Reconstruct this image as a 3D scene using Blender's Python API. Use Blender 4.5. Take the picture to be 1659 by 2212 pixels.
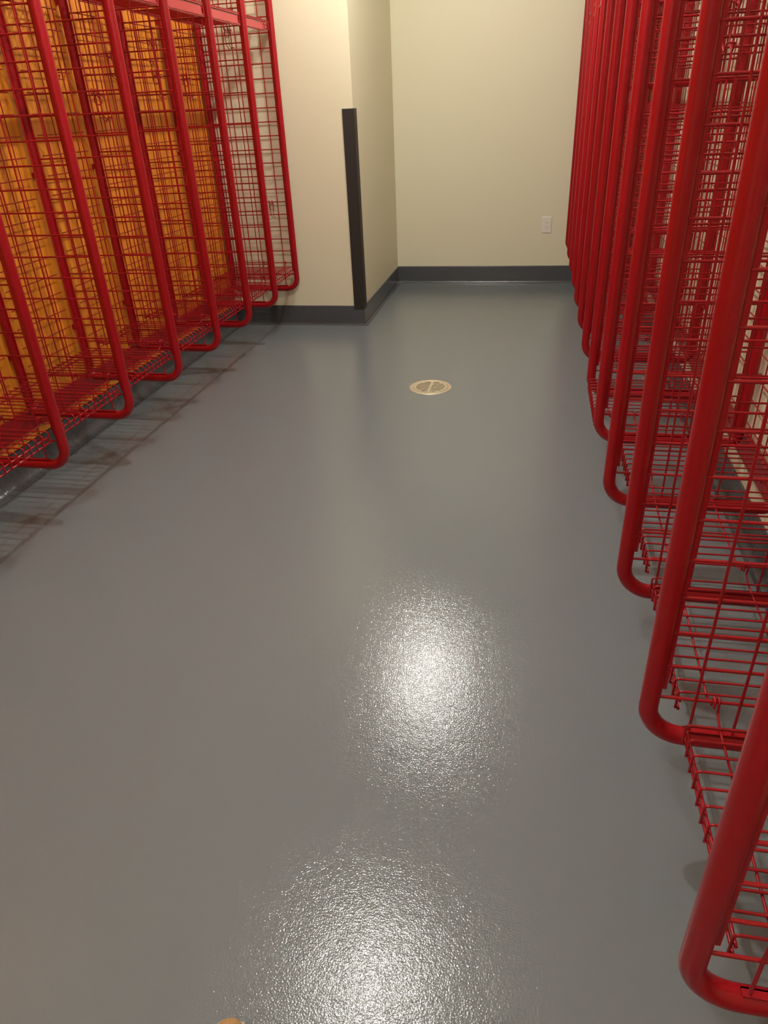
import bpy, math, random
from mathutils import Vector, Matrix
random.seed(7)
SC = bpy.context.scene
for o in list(bpy.data.objects): bpy.data.objects.remove(o)
COL = SC.collection

# ------------------------------------------------------------------ camera
cam_d = bpy.data.cameras.new('camera'); cam = bpy.data.objects.new('camera', cam_d); COL.objects.link(cam)
SC.camera = cam
F_PX = 1513.55
cam_d.sensor_fit = 'VERTICAL'; cam_d.sensor_height = 36.0; cam_d.lens = F_PX / 2212.0 * 36.0
cam_d.clip_start = 0.02
RX = Vector((0.98056188, 0.19164662, -0.04207104))      # image right in the world
DN = Vector((0.06034754, -0.49859788, -0.86473021))     # image down
FW = Vector((-0.18669915, 0.84538259, -0.50047148))     # viewing direction
EYE = 1.4577
cam.matrix_world = Matrix(((RX.x, -DN.x, -FW.x, 0.0), (RX.y, -DN.y, -FW.y, 0.0),
                           (RX.z, -DN.z, -FW.z, EYE), (0, 0, 0, 1)))

# ------------------------------------------------------------------ world, lamps, exposure
w = bpy.data.worlds.new('world'); SC.world = w; w.use_nodes = True
w.node_tree.nodes['Background'].inputs[0].default_value = (0.9, 0.85, 0.75, 1)
w.node_tree.nodes['Background'].inputs[1].default_value = 0.02
SC.view_settings.view_transform = 'Standard'; SC.view_settings.look = 'None'
SC.view_settings.gamma = 1.0; SC.view_settings.exposure = 0.0
try: SC.view_settings.use_curve_mapping = False
except Exception: pass

CEIL = 3.0
LAMP_Z, LAMP_R = 2.90, 0.025
LAMPS = [(-0.68, 4.57), (-0.66, 2.05), (-0.66, -0.47)]
LAMP_W = [84.0, 88.0, 52.0]
for (lx, ly), pw in zip(LAMPS, LAMP_W):
    ld = bpy.data.lights.new('bulb_light', 'POINT'); ld.shadow_soft_size = LAMP_R
    ld.energy = pw; ld.color = (1.0, 0.965, 0.90)
    lo = bpy.data.objects.new('bulb_light', ld); COL.objects.link(lo); lo.location = (lx, ly, LAMP_Z)

# ------------------------------------------------------------------ materials
def lin(c):
    return tuple(((v / 255) / 12.92 if v / 255 <= .04045 else ((v / 255 + .055) / 1.055) ** 2.4) for v in c) + (1,)
def mat(name, col, rough=.5, metal=0, coat=0, coat_r=.1, bump=None, var=None, spec=.5):
    m = bpy.data.materials.new(name); m.use_nodes = True; nt = m.node_tree; b = nt.nodes['Principled BSDF']
    b.inputs['Base Color'].default_value = col; b.inputs['Roughness'].default_value = rough
    b.inputs['Metallic'].default_value = metal; b.inputs['Coat Weight'].default_value = coat
    b.inputs['Coat Roughness'].default_value = coat_r; b.inputs['Specular IOR Level'].default_value = spec
    geo = nt.nodes.new('ShaderNodeNewGeometry')
    if var:   # (scale, second colour)
        n = nt.nodes.new('ShaderNodeTexNoise'); n.inputs['Scale'].default_value = var[0]; n.inputs['Detail'].default_value = 4
        nt.links.new(geo.outputs['Position'], n.inputs['Vector'])
        r = nt.nodes.new('ShaderNodeMix'); r.data_type = 'RGBA'
        r.inputs[6].default_value = col; r.inputs[7].default_value = var[1]
        nt.links.new(n.outputs['Fac'], r.inputs[0]); nt.links.new(r.outputs[2], b.inputs['Base Color'])
    if bump:  # list of (scale, strength)
        prev = None
        for sc, st, dist in bump:
            n = nt.nodes.new('ShaderNodeTexNoise'); n.inputs['Scale'].default_value = sc; n.inputs['Detail'].default_value = 1.5
            nt.links.new(geo.outputs['Position'], n.inputs['Vector'])
            bp = nt.nodes.new('ShaderNodeBump'); bp.inputs['Strength'].default_value = st; bp.inputs['Distance'].default_value = dist
            nt.links.new(n.outputs['Fac'], bp.inputs['Height'])
            if prev: nt.links.new(prev.outputs['Normal'], bp.inputs['Normal'])
            prev = bp
        nt.links.new(prev.outputs['Normal'], b.inputs['Normal'])
        if coat: nt.links.new(prev.outputs['Normal'], b.inputs['Coat Normal'])
    return m
M_FLOOR = mat('grey_epoxy', (0.150, 0.170, 0.178, 1), rough=.5, spec=0.0, coat=1.0, coat_r=.055, bump=[(260, 1.0, .00050), (70, 1.0, .00040), (12, 1.0, .0005)])
M_COVE = mat('dark_grey_epoxy_cove', (0.066, 0.070, 0.076, 1), rough=.20, bump=[(90, 1.0, .0010), (25, 1.0, .0015)])
M_WALL = mat('cream_wall_paint', (0.70, 0.650, 0.470, 1), rough=.45, spec=.35, bump=[(220, .25, .0006)])
M_CEIL = mat('white_ceiling_paint', (0.86, 0.85, 0.82, 1), rough=.9)
M_RED = mat('red_powder_coat', (0.29, 0.002, 0.0065, 1), rough=.36, spec=.25, coat=.25, coat_r=.07, bump=[(260, .12, .0006)])
M_REDW = mat('red_coated_wire', (0.29, 0.0025, 0.007, 1), rough=.32, spec=.3, coat=.3, coat_r=.07)
M_PLATE = mat('red_label_plate', (0.40, 0.016, 0.026, 1), rough=.35, coat=.2)
M_GUARD = mat('dark_brown_vinyl', (0.015, 0.010, 0.007, 1), rough=.6, bump=[(400, .3, .0005)])
M_BRASS = mat('nickel_bronze', (0.66, 0.60, 0.43, 1), rough=.38, metal=.35, var=(30, (0.42, 0.36, 0.24, 1)), bump=[(90, .3, .0006)])
M_HOLE = mat('dark_drain_void', (0.012, 0.011, 0.010, 1), rough=.9)
M_IVORY = mat('ivory_plastic', (0.74, 0.69, 0.60, 1), rough=.35)
M_SLOT = mat('outlet_slot_dark', (0.03, 0.027, 0.022, 1), rough=.7)
M_STEEL = mat('lamp_trim_white', (0.8, 0.8, 0.78, 1), rough=.4)
M_TAN = mat('tan_leather', (0.50, 0.30, 0.12, 1), rough=.55, var=(40, (0.40, 0.22, 0.08, 1)))
M_SOLE = mat('pale_rubber_sole', (0.55, 0.53, 0.50, 1), rough=.6)
M_LACE = mat('brown_lace', (0.12, 0.07, 0.03, 1), rough=.8)
# orange stained plywood: grain runs up the sheet
M_ORANGE = bpy.data.materials.new('orange_stained_plywood'); M_ORANGE.use_nodes = True
nt = M_ORANGE.node_tree; b = nt.nodes['Principled BSDF']; b.inputs['Roughness'].default_value = .45
g = nt.nodes.new('ShaderNodeNewGeometry'); mp = nt.nodes.new('ShaderNodeMapping'); mp.inputs['Scale'].default_value = (1, 1, .035)
n1 = nt.nodes.new('ShaderNodeTexNoise'); n1.inputs['Scale'].default_value = 42; n1.inputs['Detail'].default_value = 5
cr = nt.nodes.new('ShaderNodeValToRGB')
cr.color_ramp.elements[0].position = .32; cr.color_ramp.elements[0].color = (0.46, 0.14, 0.010, 1)
cr.color_ramp.elements[1].position = .62; cr.color_ramp.elements[1].color = (0.80, 0.285, 0.022, 1)
nt.links.new(g.outputs['Position'], mp.inputs[0]); nt.links.new(mp.outputs[0], n1.inputs['Vector'])
nt.links.new(n1.outputs['Fac'], cr.inputs[0]); nt.links.new(cr.outputs[0], b.inputs['Base Color'])

# ------------------------------------------------------------------ mesh builder
class MB:
    def __init__(s): s.v = []; s.f = []; s.sm = []
    def add(s, vs, fs, smooth=False):
        k = len(s.v); s.v += [tuple(v) for v in vs]
        for f in fs: s.f.append([i + k for i in f]); s.sm.append(smooth)
    def box(s, a, b):
        x0, y0, z0 = [min(p, q) for p, q in zip(a, b)]; x1, y1, z1 = [max(p, q) for p, q in zip(a, b)]
        s.add([(x0,y0,z0),(x1,y0,z0),(x1,y1,z0),(x0,y1,z0),(x0,y0,z1),(x1,y0,z1),(x1,y1,z1),(x0,y1,z1)],
              [(0,3,2,1),(4,5,6,7),(0,1,5,4),(1,2,6,5),(2,3,7,6),(3,0,4,7)])
    def tube(s, pts, r, n=8, closed=False):
        P = [Vector(p) for p in pts]; m = len(P)
        T = []
        for i in range(m):
            if closed: t = (P[(i+1) % m] - P[i]).normalized() + (P[i] - P[i-1]).normalized()
            else:
                t = Vector((0, 0, 0))
                if i < m-1: t += (P[i+1] - P[i]).normalized()
                if i > 0: t += (P[i] - P[i-1]).normalized()
            T.append(t.normalized())
        ref = Vector((0, 0, 1)) if abs(T[0].z) < .9 else Vector((0, 1, 0))
        N = (ref - T[0] * ref.dot(T[0])).normalized(); rings = []
        for i in range(m):
            N = (N - T[i] * N.dot(T[i])).normalized(); B = T[i].cross(N)
            rings.append([P[i] + (N * math.cos(2*math.pi*j/n) + B * math.sin(2*math.pi*j/n)) * r for j in range(n)])
        vs = [v for R in rings for v in R]; fs = []
        for i in range(m if closed else m-1):
            a = i*n; c = ((i+1) % m)*n
            for j in range(n): fs.append((a+j, a+(j+1) % n, c+(j+1) % n, c+j))
        s.add(vs, fs, True)
        if not closed:
            s.add(rings[0], [tuple(range(n))[::-1]]); s.add(rings[-1], [tuple(range(n))])
    def grid(s, rings, closed_u=True, cap=True, smooth=True):
        n = len(rings[0]); vs = [v for R in rings for v in R]; fs = []
        for i in range(len(rings)-1):
            for j in range(n if closed_u else n-1):
                fs.append((i*n+j, i*n+(j+1) % n, (i+1)*n+(j+1) % n, (i+1)*n+j))
        s.add(vs, fs, smooth)
        if cap: s.add(rings[0], [tuple(range(n))[::-1]]); s.add(rings[-1], [tuple(range(n))])
    def mesh(s, name, m):
        me = bpy.data.meshes.new(name); me.from_pydata(s.v, [], s.f); me.materials.append(m)
        me.polygons.foreach_set('use_smooth', s.sm); me.update(); return me
    def build(s, name, m, parent=None, loc=(0, 0, 0)):
        o = bpy.data.objects.new(name, s.mesh(name, m)); COL.objects.link(o); o.location = loc
        if parent: o.parent = parent
        return o
def fillet(pts, r, n=6):
    """round the inner corners of a polyline"""
    P = [Vector(p) for p in pts]; out = [P[0]]
    for i in range(1, len(P)-1):
        a = (P[i-1] - P[i]); c = (P[i+1] - P[i]); la, lc = a.length, c.length; a.normalize(); c.normalize()
        ang = a.angle(c); d = min(r / math.tan(ang/2), la*.49, lc*.49); rr = d*math.tan(ang/2)
        cen = P[i] + (a + c).normalized() * (rr / math.sin(ang/2)); s0 = P[i] + a*d - cen; s1 = P[i] + c*d - cen
        tot = s0.angle(s1)
        for k in range(n+1):
            t = k/n; out.append(cen + (s0*math.sin((1-t)*tot) + s1*math.sin(t*tot)) / math.sin(tot))
    out.append(P[-1]); return out
def thing(name, label, cat, loc=(0, 0, 0), group=None):
    o = bpy.data.objects.new(name, None); COL.objects.link(o); o.location = loc; o.empty_display_size = .05
    tag(o, label, cat, group); return o
def tag(o, label, cat, group=None):
    o['label'] = label; o['category'] = cat
    if group: o['group'] = group
    return o
def struct(o): o['kind'] = 'structure'; return o
def copy_tree(o, parent=None):
    c = o.copy(); COL.objects.link(c)
    if parent: c.parent = parent
    for ch in list(KIDS.get(o.name, [])):
        copy_tree(ch, c)
    return c
KIDS = {}
def kid(p, c): KIDS.setdefault(p.name, []).append(c); return c

# ------------------------------------------------------------------ dimensions
PITCH = .508; GP = .084; G0 = .3917
XL, XR = -1.7426, .2898            # centre lines of the front tubes
YL, YR = 5.2349, 6.7187            # divider next to the end wall on each side
WL, WR, YB, YC, XC = -2.303, .840, 6.775, 5.285, -1.246
RT = .0195; ZBOT = .288; ZTOP = 2.30; DREAR = .515
Y0 = -2.6

# ------------------------------------------------------------------ room shell
m = MB(); m.box((WL-.15, Y0-.15, -.12), (WR+.15, YB+.15, 0)); floor = struct(m.build('floor', M_FLOOR))
m = MB(); m.box((WL-.15, Y0-.15, CEIL), (WR+.15, YB+.15, CEIL+.1)); struct(m.build('ceiling', M_CEIL))
m = MB(); m.box((WL-.15, Y0, 0), (WL, YC, CEIL)); struct(m.build('wall_left', M_WALL))
m = MB(); m.box((WL-.15, YC, 0), (XC, YB, CEIL)); struct(m.build('wall_jut', M_WALL))
m = MB(); m.box((WL-.15, YB, 0), (WR+.15, YB+.15, CEIL)); struct(m.build('wall_back', M_WALL))
m = MB(); m.box((WR, Y0, 0), (WR+.15, YB, CEIL)); struct(m.build('wall_right', M_WALL))
m = MB(); m.box((WL-.15, Y0-.15, 0), (WR+.15, Y0, CEIL)); struct(m.build('wall_front', M_WALL))

# cove base: one profile, mitred along the room's outline
CH = .147
def cove_profile(off):
    pr = [(0.0, CH), (.005, CH-.0015), (.006, CH-.004), (.006, CH-.010), (.006, off+.012), (.006, off+.004)]
    for k in range(1, 9):
        a = k/8*math.pi/2
        pr.append((.006 + (off-.006)*(1-math.cos(a)), off + .004 - off*math.sin(a) - .004*k/8))
    pr.append((off+.012, .0006)); return pr
path = [(WL, Y0), (WL, YC), (XC, YC), (XC, YB), (WR, YB), (WR, Y0)]
names = ['baseboard_left', 'baseboard_jut_front', 'baseboard_jut_side', 'baseboard_back', 'baseboard_right']
offs = [.062, .016, .016, .016, .024]
def nrm(a, b):  # points to the room: right-hand side of travel
    d = Vector((b[0]-a[0], b[1]-a[1])).normalized(); return Vector((d.y, -d.x))
segs = [(path[i], path[i+1]) for i in range(5)]
for i, (a, bb) in enumerate(segs):
    n0 = nrm(a, bb); d0 = Vector((bb[0]-a[0], bb[1]-a[1])).normalized(); rings = [[], []]
    for dist, z in cove_profile(offs[i]):
        for e, p in ((0, a), (1, bb)):
            j = i-1 if e == 0 else i+1
            q = Vector(p) + n0*dist
            if 0 <= j < 5:
                # slide along the run to meet the neighbour's offset line at equal profile fraction
                nj = nrm(*segs[j]); dj = dist * (offs[j]+.012)/(offs[i]+.012)
                q = Vector(p) + n0*dist + nj*dj
            rings[e].append((q.x, q.y, z))
    mm = MB(); mm.grid(rings, closed_u=False, cap=False, smooth=True); struct(mm.build(names[i], M_COVE))

# orange plywood sheets behind the left lockers
for k, (ya, yb_) in enumerate([(-2.0, .41), (.413, 2.85), (2.853, YC-.004)]):
    m = MB(); m.box((WL+.0005, ya, .154), (WL+.013, yb_, 2.6)); o = m.build('plywood_sheet', M_ORANGE)
    tag(o, ['orange stained plywood sheet on the left wall behind the camera side of the lockers',
            'orange stained plywood sheet behind the nearest left lockers',
            'orange stained plywood sheet behind the far left lockers, ending at the jutting wall'][k], 'plywood sheet', 'plywood sheets on the left wall')

# corner guard
g0 = thing('corner_guard', 'dark brown vinyl corner guard on the jutting wall corner', 'corner guard', (XC, YC, .122))
m = MB(); L = .074; t = .0075; H = 1.33
prof = [(-L, 0), (-L, -t), (t*.4-.0006, -t), (t, -t*.4), (t, L), (0, L), (0, 0)]
m.grid([[(x, y-.001, 0) for x, y in prof], [(x, y-.001, H) for x, y in prof]], smooth=False)
m.build('cover', M_GUARD, g0)
m = MB()
m.grid([[(x*1.02, y*1.0-.0015*(1 if y <= 0 else 0), H) for x, y in prof], [(x*1.02, y, H+.004) for x, y in prof]], smooth=False)
m.build('end_cap', M_GUARD, g0)
# the guard stands proud of the cove, fill behind its foot
# ------------------------------------------------------------------ wall outlet
o0 = thing('wall_outlet', 'ivory duplex electrical outlet on the back wall', 'outlet', (.101, YB, .492))
m = MB(); a, hgt = .043, .069
def rr(hx, hz, y, r=.004):
    out = []
    for sx, sz, a0 in ((1, 1, 0), (-1, 1, 90), (-1, -1, 180), (1, -1, 270)):
        for k in range(4):
            an = math.radians(a0 + k*30); out.append((sx*(hx-r) + r*math.cos(an), y, sz*(hz-r) + r*math.sin(an)))
    return out
m.grid([rr(a, hgt, 0), rr(a, hgt, -.002), rr(a-.006, hgt-.006, -.0065)], smooth=False); m.build('cover_plate', M_IVORY, o0)
for s in (1, -1):
    m = MB(); cz = s*.0195
    m.grid([[(x, y, z+cz) for x, y, z in rr(.0165, .0145, yy, .010)] for yy in (-.006, -.0085)], smooth=False)
    rec = m.build('receptacle', M_IVORY, o0)
    m = MB()
    for sx in (-1, 1): m.box((sx*.0065-.0013, -.0088, cz+.001), (sx*.0065+.0013, -.0083, cz+.009))
    m.tube([(0, -.0083, cz-.006), (0, -.0088, cz-.006)], .0026, 10)
    m.build('slots', M_SLOT, rec)
m = MB(); m.tube([(0, -.0062, 0), (0, -.0078, 0)], .003, 12); m.build('screw', M_IVORY, o0)

# ------------------------------------------------------------------ floor drain
dr = thing('floor_drain', 'round nickel bronze floor drain grate set in the grey floor', 'drain', (-.553, 3.953, 0))
def ring(r, z, n=64): return [(r*math.cos(2*math.pi*k/n), r*math.sin(2*math.pi*k/n), z) for k in range(n)]
m = MB(); m.grid([ring(.127, .0005), ring(.124, .0032), ring(.108, .0038), ring(.104, .0015)], cap=False); m.build('rim', M_BRASS, dr)
m = MB(); m.grid([ring(.105, .0009), ring(.02, .0009)], cap=False, smooth=False); m.add(ring(.02, .0009), [tuple(range(64))]); m.build('sump', M_HOLE, dr)
# grate: plate strips between the slots, a centre rib and an outer band
m = MB()
m.grid([ring(.103, .001), ring(.102, .0032), ring(.086, .0032), ring(.086, .001)], cap=False, smooth=False)
m.box((-.008, -.088, .001), (.008, .088, .0034))
ns = 7; sw = .0105; pit = .024
for k in range(ns+1):
    yc = (k-ns/2)*pit; ha = (pit-sw)/2
    if abs(yc) > .088: continue
    hx = math.sqrt(max(.0001, .0875**2 - min(abs(yc)+0, .087)**2)); m.box((-hx, yc-ha, .001), (hx, yc+ha, .0033))
m.box((-.018, -.014, .001), (.018, .014, .0033))
gr = m.build('grate', M_BRASS, dr)
for sx in (-1, 1):
    m = MB(); m.tube([(sx*.020, 0, .0034), (sx*.020, 0, .0042)], .0045, 14); m.build('screw', M_BRASS, dr)
dr.rotation_euler.z = math.radians(-2)

# ------------------------------------------------------------------ lockers
def divider_meshes(s):
    """s=-1: rack on the left wall (depth runs to -x); s=+1: right wall. Origin at the front tube's centre, floor level."""
    X = lambda d: s*d
    m = MB(); R = .078
    loop = [(X(0), 0, ZBOT), (X(DREAR), 0, ZBOT), (X(DREAR), 0, ZTOP), (X(0), 0, ZTOP)]
    # closed rounded rectangle
    pts = []
    q = [Vector(p) for p in loop]
    for i in range(4):
        rad = R if i in (0, 3) else .035
        seg = fillet([q[i-1], q[i], q[(i+1) % 4]], rad, 12)[1:-1]; pts += seg
    m.tube(pts, RT, 20, closed=True)
    frame = m.mesh('frame_tube', M_RED)
    m = MB(); zt = ZTOP - .05
    k = 0
    while G0 + k*GP < zt:
        z = G0 + k*GP; m.tube([(X(.016), 0, z), (X(DREAR-.016), 0, z)], .0034, 8); k += 1
    for j in range(5):
        d = .086 + j*GP; m.tube([(X(d), -.005, ZBOT+.024), (X(d), -.005, zt)], .0031, 8)
    grid = m.mesh('wire_grid', M_REDW)
    m = MB()
    m.box((X(.0185), -.0025, .415), (X(.0275), .0025, zt)); m.box((X(DREAR-.0275), -.0025, .34), (X(DREAR-.0185), .0025, zt))
    m.box((X(.076), -.010, ZBOT+.021), (X(.44), .004, ZBOT+.0245)); m.box((X(.076), .0015, ZBOT+.008), (X(.44), .004, ZBOT+.0245))
    strip = m.mesh('mounting_strip', M_RED)
    m = MB(); gap = .0145 if s > 0 else .0118
    m.box((X(DREAR+.012), -.010, -.012), (X(DREAR+RT+gap-.001), .010, .012))
    br = m.mesh('wall_bracket', M_RED)
    return frame, grid, strip, br
def back_mesh(s, y0, y1):
    m = MB(); d = s*DREAR; c = (y0+y1)/2; k = 0
    while G0 + .010 + k*GP < ZTOP-.05:
        z = G0 + .010 + k*GP; m.tube([(d, y0-.048+PITCH*0, z), (d, y1+.048, z)], .0026, 6); k += 1
    for o in (-.126, -.042, .042, .126): m.tube([(d+s*.005, c+o, G0-.02), (d+s*.005, c+o, ZTOP-.06)], .0026, 6)
    for yy in (y0-.058, y1+.058):
        pass
    return m
def shelf_meshes(s, drop=.047, dep=.455):
    """local origin: bay centre line at the front tube centre, z=0 at the cross wires; near end -y"""
    X = lambda d: s*d
    out = {}
    m = MB(); n = 12; w = .0376
    for k in range(n):
        y = (k-(n-1)/2)*w
        m.tube(fillet([(X(dep), y, .002), (X(0), y, 0), (X(0), y, -drop)], .008, 4), .0027, 8)
    out['cross_wires'] = m.mesh('cross_wires', M_REDW)
    half = (n-1)/2*w + .006; m = MB(); m.tube([(0, -half, 0), (0, half, 0)], .0032, 8)
    out['lip_wire'] = m.mesh('lip_wire', M_REDW)
    hw = PITCH/2
    m = MB(); dd = .008
    if 1:
        if 1:
            sg = 1; dd = .004
            ends = fillet([(X(dd), 0, -.0055), (X(dd), sg*(hw-.040), -.0055), (X(dd), sg*(hw-.010), .006),
                           (X(dd), sg*(hw-.0075), .034), (X(dd), sg*(hw+.0075), .034), (X(dd), sg*(hw+.008), .014)], .006, 4)
            ends[0] = Vector((0, 0, -.0055))
            m.tube([Vector((-p.x, -p.y, p.z)) for p in ends[::-1]][:-1] + ends, .0027, 8)
    out['hook_wire'] = m.mesh('hook_wire', M_REDW)
    for tagn, a0, a1 in (('', -.214, .176), ('_far', -.235, .088)):     # label channel on the front lip, facing strip and wire rail
        m = MB()
        m.box((X(-.0035), a0, -drop-.008), (X(-.0015), a1, -drop+.042)); m.box((X(-.010), a0, -drop-.010), (X(-.0015), a1, -drop-.008))
        m.box((X(-.010), a0, -drop+.040), (X(-.0015), a1, -drop+.042)); m.box((X(-.010), a0, -drop-.010), (X(-.0085), a1, -drop-.004)); m.box((X(-.010), a0, -drop+.037), (X(-.0085), a1, -drop+.042))
        out['label_channel'+tagn] = m.mesh('label_channel', M_PLATE)
        m = MB(); m.tube(fillet([(X(-.008), a0-.012, -drop+.047), (X(-.008), a1+.010, -drop+.047), (X(-.008), a1+.010, -drop-.014), (X(-.008), a0-.012, -drop-.014)], .006, 4), .0022, 6)
        out['channel_rail'+tagn] = m.mesh('channel_rail', M_REDW)
    return out
def place(name, mesh, parent):
    o = bpy.data.objects.new(name, mesh); COL.objects.link(o); o.parent = parent; return o
def fill_shelf(p, sm, s):
    kid(p, place('cross_wires', sm['cross_wires'], p))
    for d, z in ((.005, -.044), (.005, -.022), (.445, -.0035)):
        q = kid(p, place('lip_wire' if d < .1 else 'rear_wire', sm['lip_wire'], p)); q.location = (s*d, 0, z)
    for d in (.060, .230, .400):
        q = kid(p, place('hook_wire', sm['hook_wire'], p)); q.location.x = s*d
ORD = ['', 'second', 'third', 'fourth', 'fifth', 'sixth', 'seventh', 'eighth', 'ninth', 'tenth', 'eleventh', 'twelfth', 'thirteenth']
def ordinal(i, ref): return ('first ' if i == 0 else ORD[i] + ' ') + ref
for side, s, xf, yf, nd in (('left', -1, XL, YL, 8), ('right', 1, XR, YR, 13)):
    wallref = 'from the jutting cream wall' if side == 'left' else 'from the back wall'
    dm = divider_meshes(s); proto = None
    for i in range(nd):
        lab = 'red tube framed wire divider, %s locker row, %s' % (side, ordinal(i, wallref))
        if proto is None:
            proto = thing('locker_divider', lab, 'locker divider', (xf, yf, 0), 'red locker dividers on the %s side' % side)
            for nm, me in zip(('frame_tube', 'wire_grid', 'mounting_strip'), dm): kid(proto, place(nm, me, proto))
            for z in (.55, 1.25, 1.95): q = kid(proto, place('wall_bracket', dm[3], proto)); q.location.z = z
        else:
            c = copy_tree(proto); c.location = (xf, yf - i*PITCH, 0); c['label'] = lab
    sm = shelf_meshes(s); bm = back_mesh(s, -.19+.048, .19-.048).mesh('back_grid', M_REDW)
    pb = pl = pu = None
    for i in range(nd-1):
        yc = yf - (i+.5)*PITCH
        lab = 'red wire back panel, %s locker row, %s' % (side, ordinal(i, wallref))
        if pb is None:
            pb = bpy.data.objects.new('back_panel', bm); COL.objects.link(pb); tag(pb, lab, 'wire panel', 'wire back panels of the %s lockers' % side); c = pb
        else: c = copy_tree(pb)
        c.location = (xf, yc, 0); c['label'] = lab
        # lower shelf
        if side == 'left': dd, zz = .012, G0 + GP - .025
        else: dd, zz = (.066 if i != 7 else -.012), G0 - .025
        lab = 'red wire bottom shelf, %s locker row, %s' % (side, ordinal(i, wallref))
        if pl is None:
            pl = thing('wire_shelf', lab, 'shelf', (0, 0, 0), 'lower wire shelves of the %s lockers' % side); c = pl
            fill_shelf(pl, sm, s)
        else: c = copy_tree(pl)
        c.location = (xf + s*dd, yc, zz); c['label'] = lab
        lab = 'red top shelf with label strip, %s locker row, %s' % (side, ordinal(i, wallref))
        if pu is None:
            pu = thing('top_shelf', lab, 'shelf', (0, 0, 0), 'labelled top shelves of the %s lockers' % side); c = pu
            fill_shelf(pu, sm, s)
            for nm in ('label_channel', 'channel_rail'): kid(pu, place(nm, sm[nm], pu))
        else: c = copy_tree(pu)
        c.location = (xf + s*.004, yc, G0 + 19*GP - .030); c['label'] = lab
        if i == 0: first_top = c
    for ch in first_top.children:
        if ch.name.startswith(('label_channel', 'channel_rail')): ch.data = sm[ch.name.split('.')[0] + '_far']

# wall rails the rear tubes stand against
for side, xa, xb, z0, z1, ya, yb_ in (('left', WL+.0135, WL+.0245, .203, .298, YL-7*PITCH-.05, YC-.006), ('right', WR-.0105, WR-.0008, .232, .335, YR-12*PITCH-.05, YB-.006)):
    m = MB(); m.box((xa, ya, z0), (xb, yb_, z1)); m.box((xa, ya, 2.10), (xb, yb_, 2.18)); s_ = 1 if side == 'left' else -1
    m = MB(); m.box((xa, ya, z0), (xb, yb_, z1))
    o = m.build('mounting_rail', M_RED); tag(o, 'long flat red mounting rail low on the %s wall behind the lockers' % side, 'rail', 'mounting rails at the foot of the lockers')

# coat hooks clipped on the dividers
def hook_mesh():
    """local: panel plane y=0, hook projects to +y; clipped over a grid wire at z=0 and the next one below"""
    m = MB()
    for sx in (-.011, .011):
        m.tube(fillet([(sx, .014, -.030), (sx, -.009, -.002), (sx, -.007, .009), (sx, .008, .009), (sx, .009, -.070),
                       (sx*.8, .010, -.092), (sx*.8, .062, -.118), (sx*.8, .078, -.100)], .006, 4), .0021, 8)
        m.tube(fillet([(sx, .009, -.004), (sx, .050, -.030), (sx, .066, -.012)], .006, 4), .0021, 8)
    m.tube([(-.011, .066, -.012), (.011, .066, -.012)], .0021, 8); m.tube([(-.009, .078, -.100), (.009, .078, -.100)], .0021, 8)
    arc = [(.018*math.cos(a), .012, -.034 + .018*math.sin(a)) for a in [k*math.pi/9 for k in range(18)]]
    m.tube(arc, .0020, 8, closed=True)
    return m.mesh('coat_hook', M_REDW)
hm = hook_mesh(); hp = None
HOOKS = [('left', 1, .115, 18, 1), ('left', 0, .140, 6, 1), ('left', 4, .145, 14, 1), ('left', 6, .175, 13, 1), ('left', 3, .110, 15, 1),
         ('left', 2, .190, 15, 1), ('left', 2, .330, 17, -1), ('left', 3, .330, 16, 1), ('left', 4, .350, 16, 1), ('left', 5, .220, 16, -1),
         ('right', 11, .115, 14, -1), ('right', 11, .300, 12, 1), ('right', 10, .110, 15, -1), ('right', 10, .250, 13, 1), ('right', 9, .130, 15, -1), ('right', 12, .200, 10, 1)]
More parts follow.
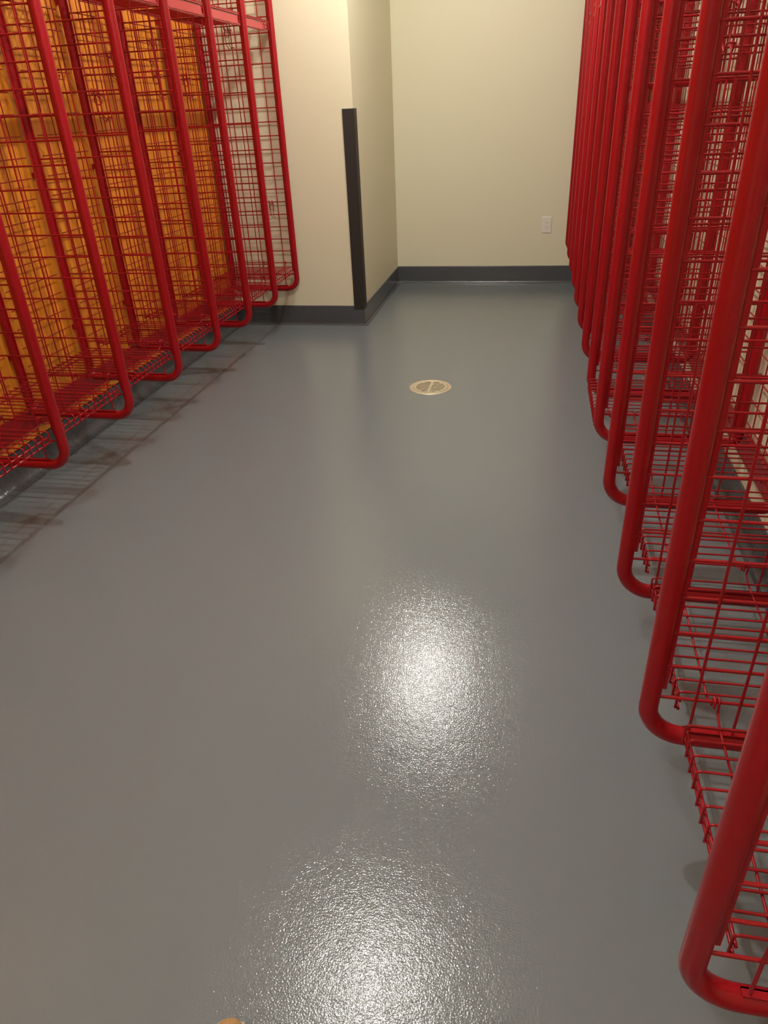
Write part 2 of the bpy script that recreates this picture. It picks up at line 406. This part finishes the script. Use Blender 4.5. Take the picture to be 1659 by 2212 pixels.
for side, i, d, kz, dy in HOOKS:
    s, xf, yf = (-1, XL, YL) if side == 'left' else (1, XR, YR)
    ref = 'jutting wall' if side == 'left' else 'back wall'
    lab = 'red wire coat hook %s on the %s divider, %s %s' % ('near the aisle' if d < .15 else 'near the rear post' if d > .27 else 'midway back', side, ordinal(i, 'from'), ref)
    if hp is None: hp = bpy.data.objects.new('coat_hook', hm); COL.objects.link(hp); c = hp
    else: c = hp.copy(); COL.objects.link(c)
    tag(c, lab, 'hook', 'coat hooks clipped to the dividers')
    c.location = (xf + s*d, yf - i*PITCH, G0 + kz*GP); c.rotation_euler = (0, 0, 0 if dy > 0 else math.pi)

# ------------------------------------------------------------------ ceiling lampholders (above the frame)
for k, (lx, ly) in enumerate(LAMPS):
    t = thing('ceiling_light', 'small white ceiling lampholder over the aisle, %s in its row' % ['farthest', 'middle', 'nearest'][k], 'ceiling light', (lx, ly, CEIL), 'lampholders in a row over the aisle')
    m = MB(); m.grid([ring(.075, -.0005, 40), ring(.075, -.012, 40), ring(.045, -.022, 40)]); m.build('canopy', M_STEEL, t)
    m = MB(); m.grid([ring(.024, -.022, 24), ring(.022, -.046, 24)]); m.build('socket', M_STEEL, t)

# ------------------------------------------------------------------ tan boot whose toe enters at the bottom edge
bt = thing('work_boot', 'tan leather work boot with a pale sole, toe at the bottom edge of the picture', 'boot', (-.452, .565, 0))
prof = [(0.004, .012, .030), (-.004, .027, .042), (-.025, .040, .052), (-.055, .049, .062), (-.09, .052, .072), (-.13, .047, .090), (-.18, .040, .105), (-.235, .038, .108), (-.285, .030, .10), (-.295, .018, .09)]
rings = []
for y, hw, h in prof:
    rings.append([(hw*math.cos(a)*(1 if math.sin(a) < .3 else .92), y, max(.012, .014 + (h-.014)*max(0, math.sin(a)))) for a in [2*math.pi*k/24 for k in range(24)]])
m = MB(); m.grid(rings); m.build('upper', M_TAN, bt)
def sole(z, g): return [((hw+g)*sx, y + (g if y > -.02 else 0), z) for sx, seq in ((1, prof), (-1, prof[::-1])) for y, hw, h in seq]
m = MB(); m.grid([sole(0, .001), sole(.016, .002)], smooth=False); m.build('sole', M_SOLE, bt)
m = MB()
m.grid([[(.040*math.cos(a), -.225 + .058*math.sin(a), z) for a in [2*math.pi*k/24 for k in range(24)]] for z in (.06, .10, .16, .20)], cap=False)
m.build('shaft', M_TAN, bt)
m = MB()
for k in range(4):
    y = -.085 - k*.024; m.tube([(-.026, y, .078+k*.010), (0, y-.004, .084+k*.010), (.026, y-.010, .078+k*.010)], .0022, 6)
m.build('lace', M_LACE, bt)
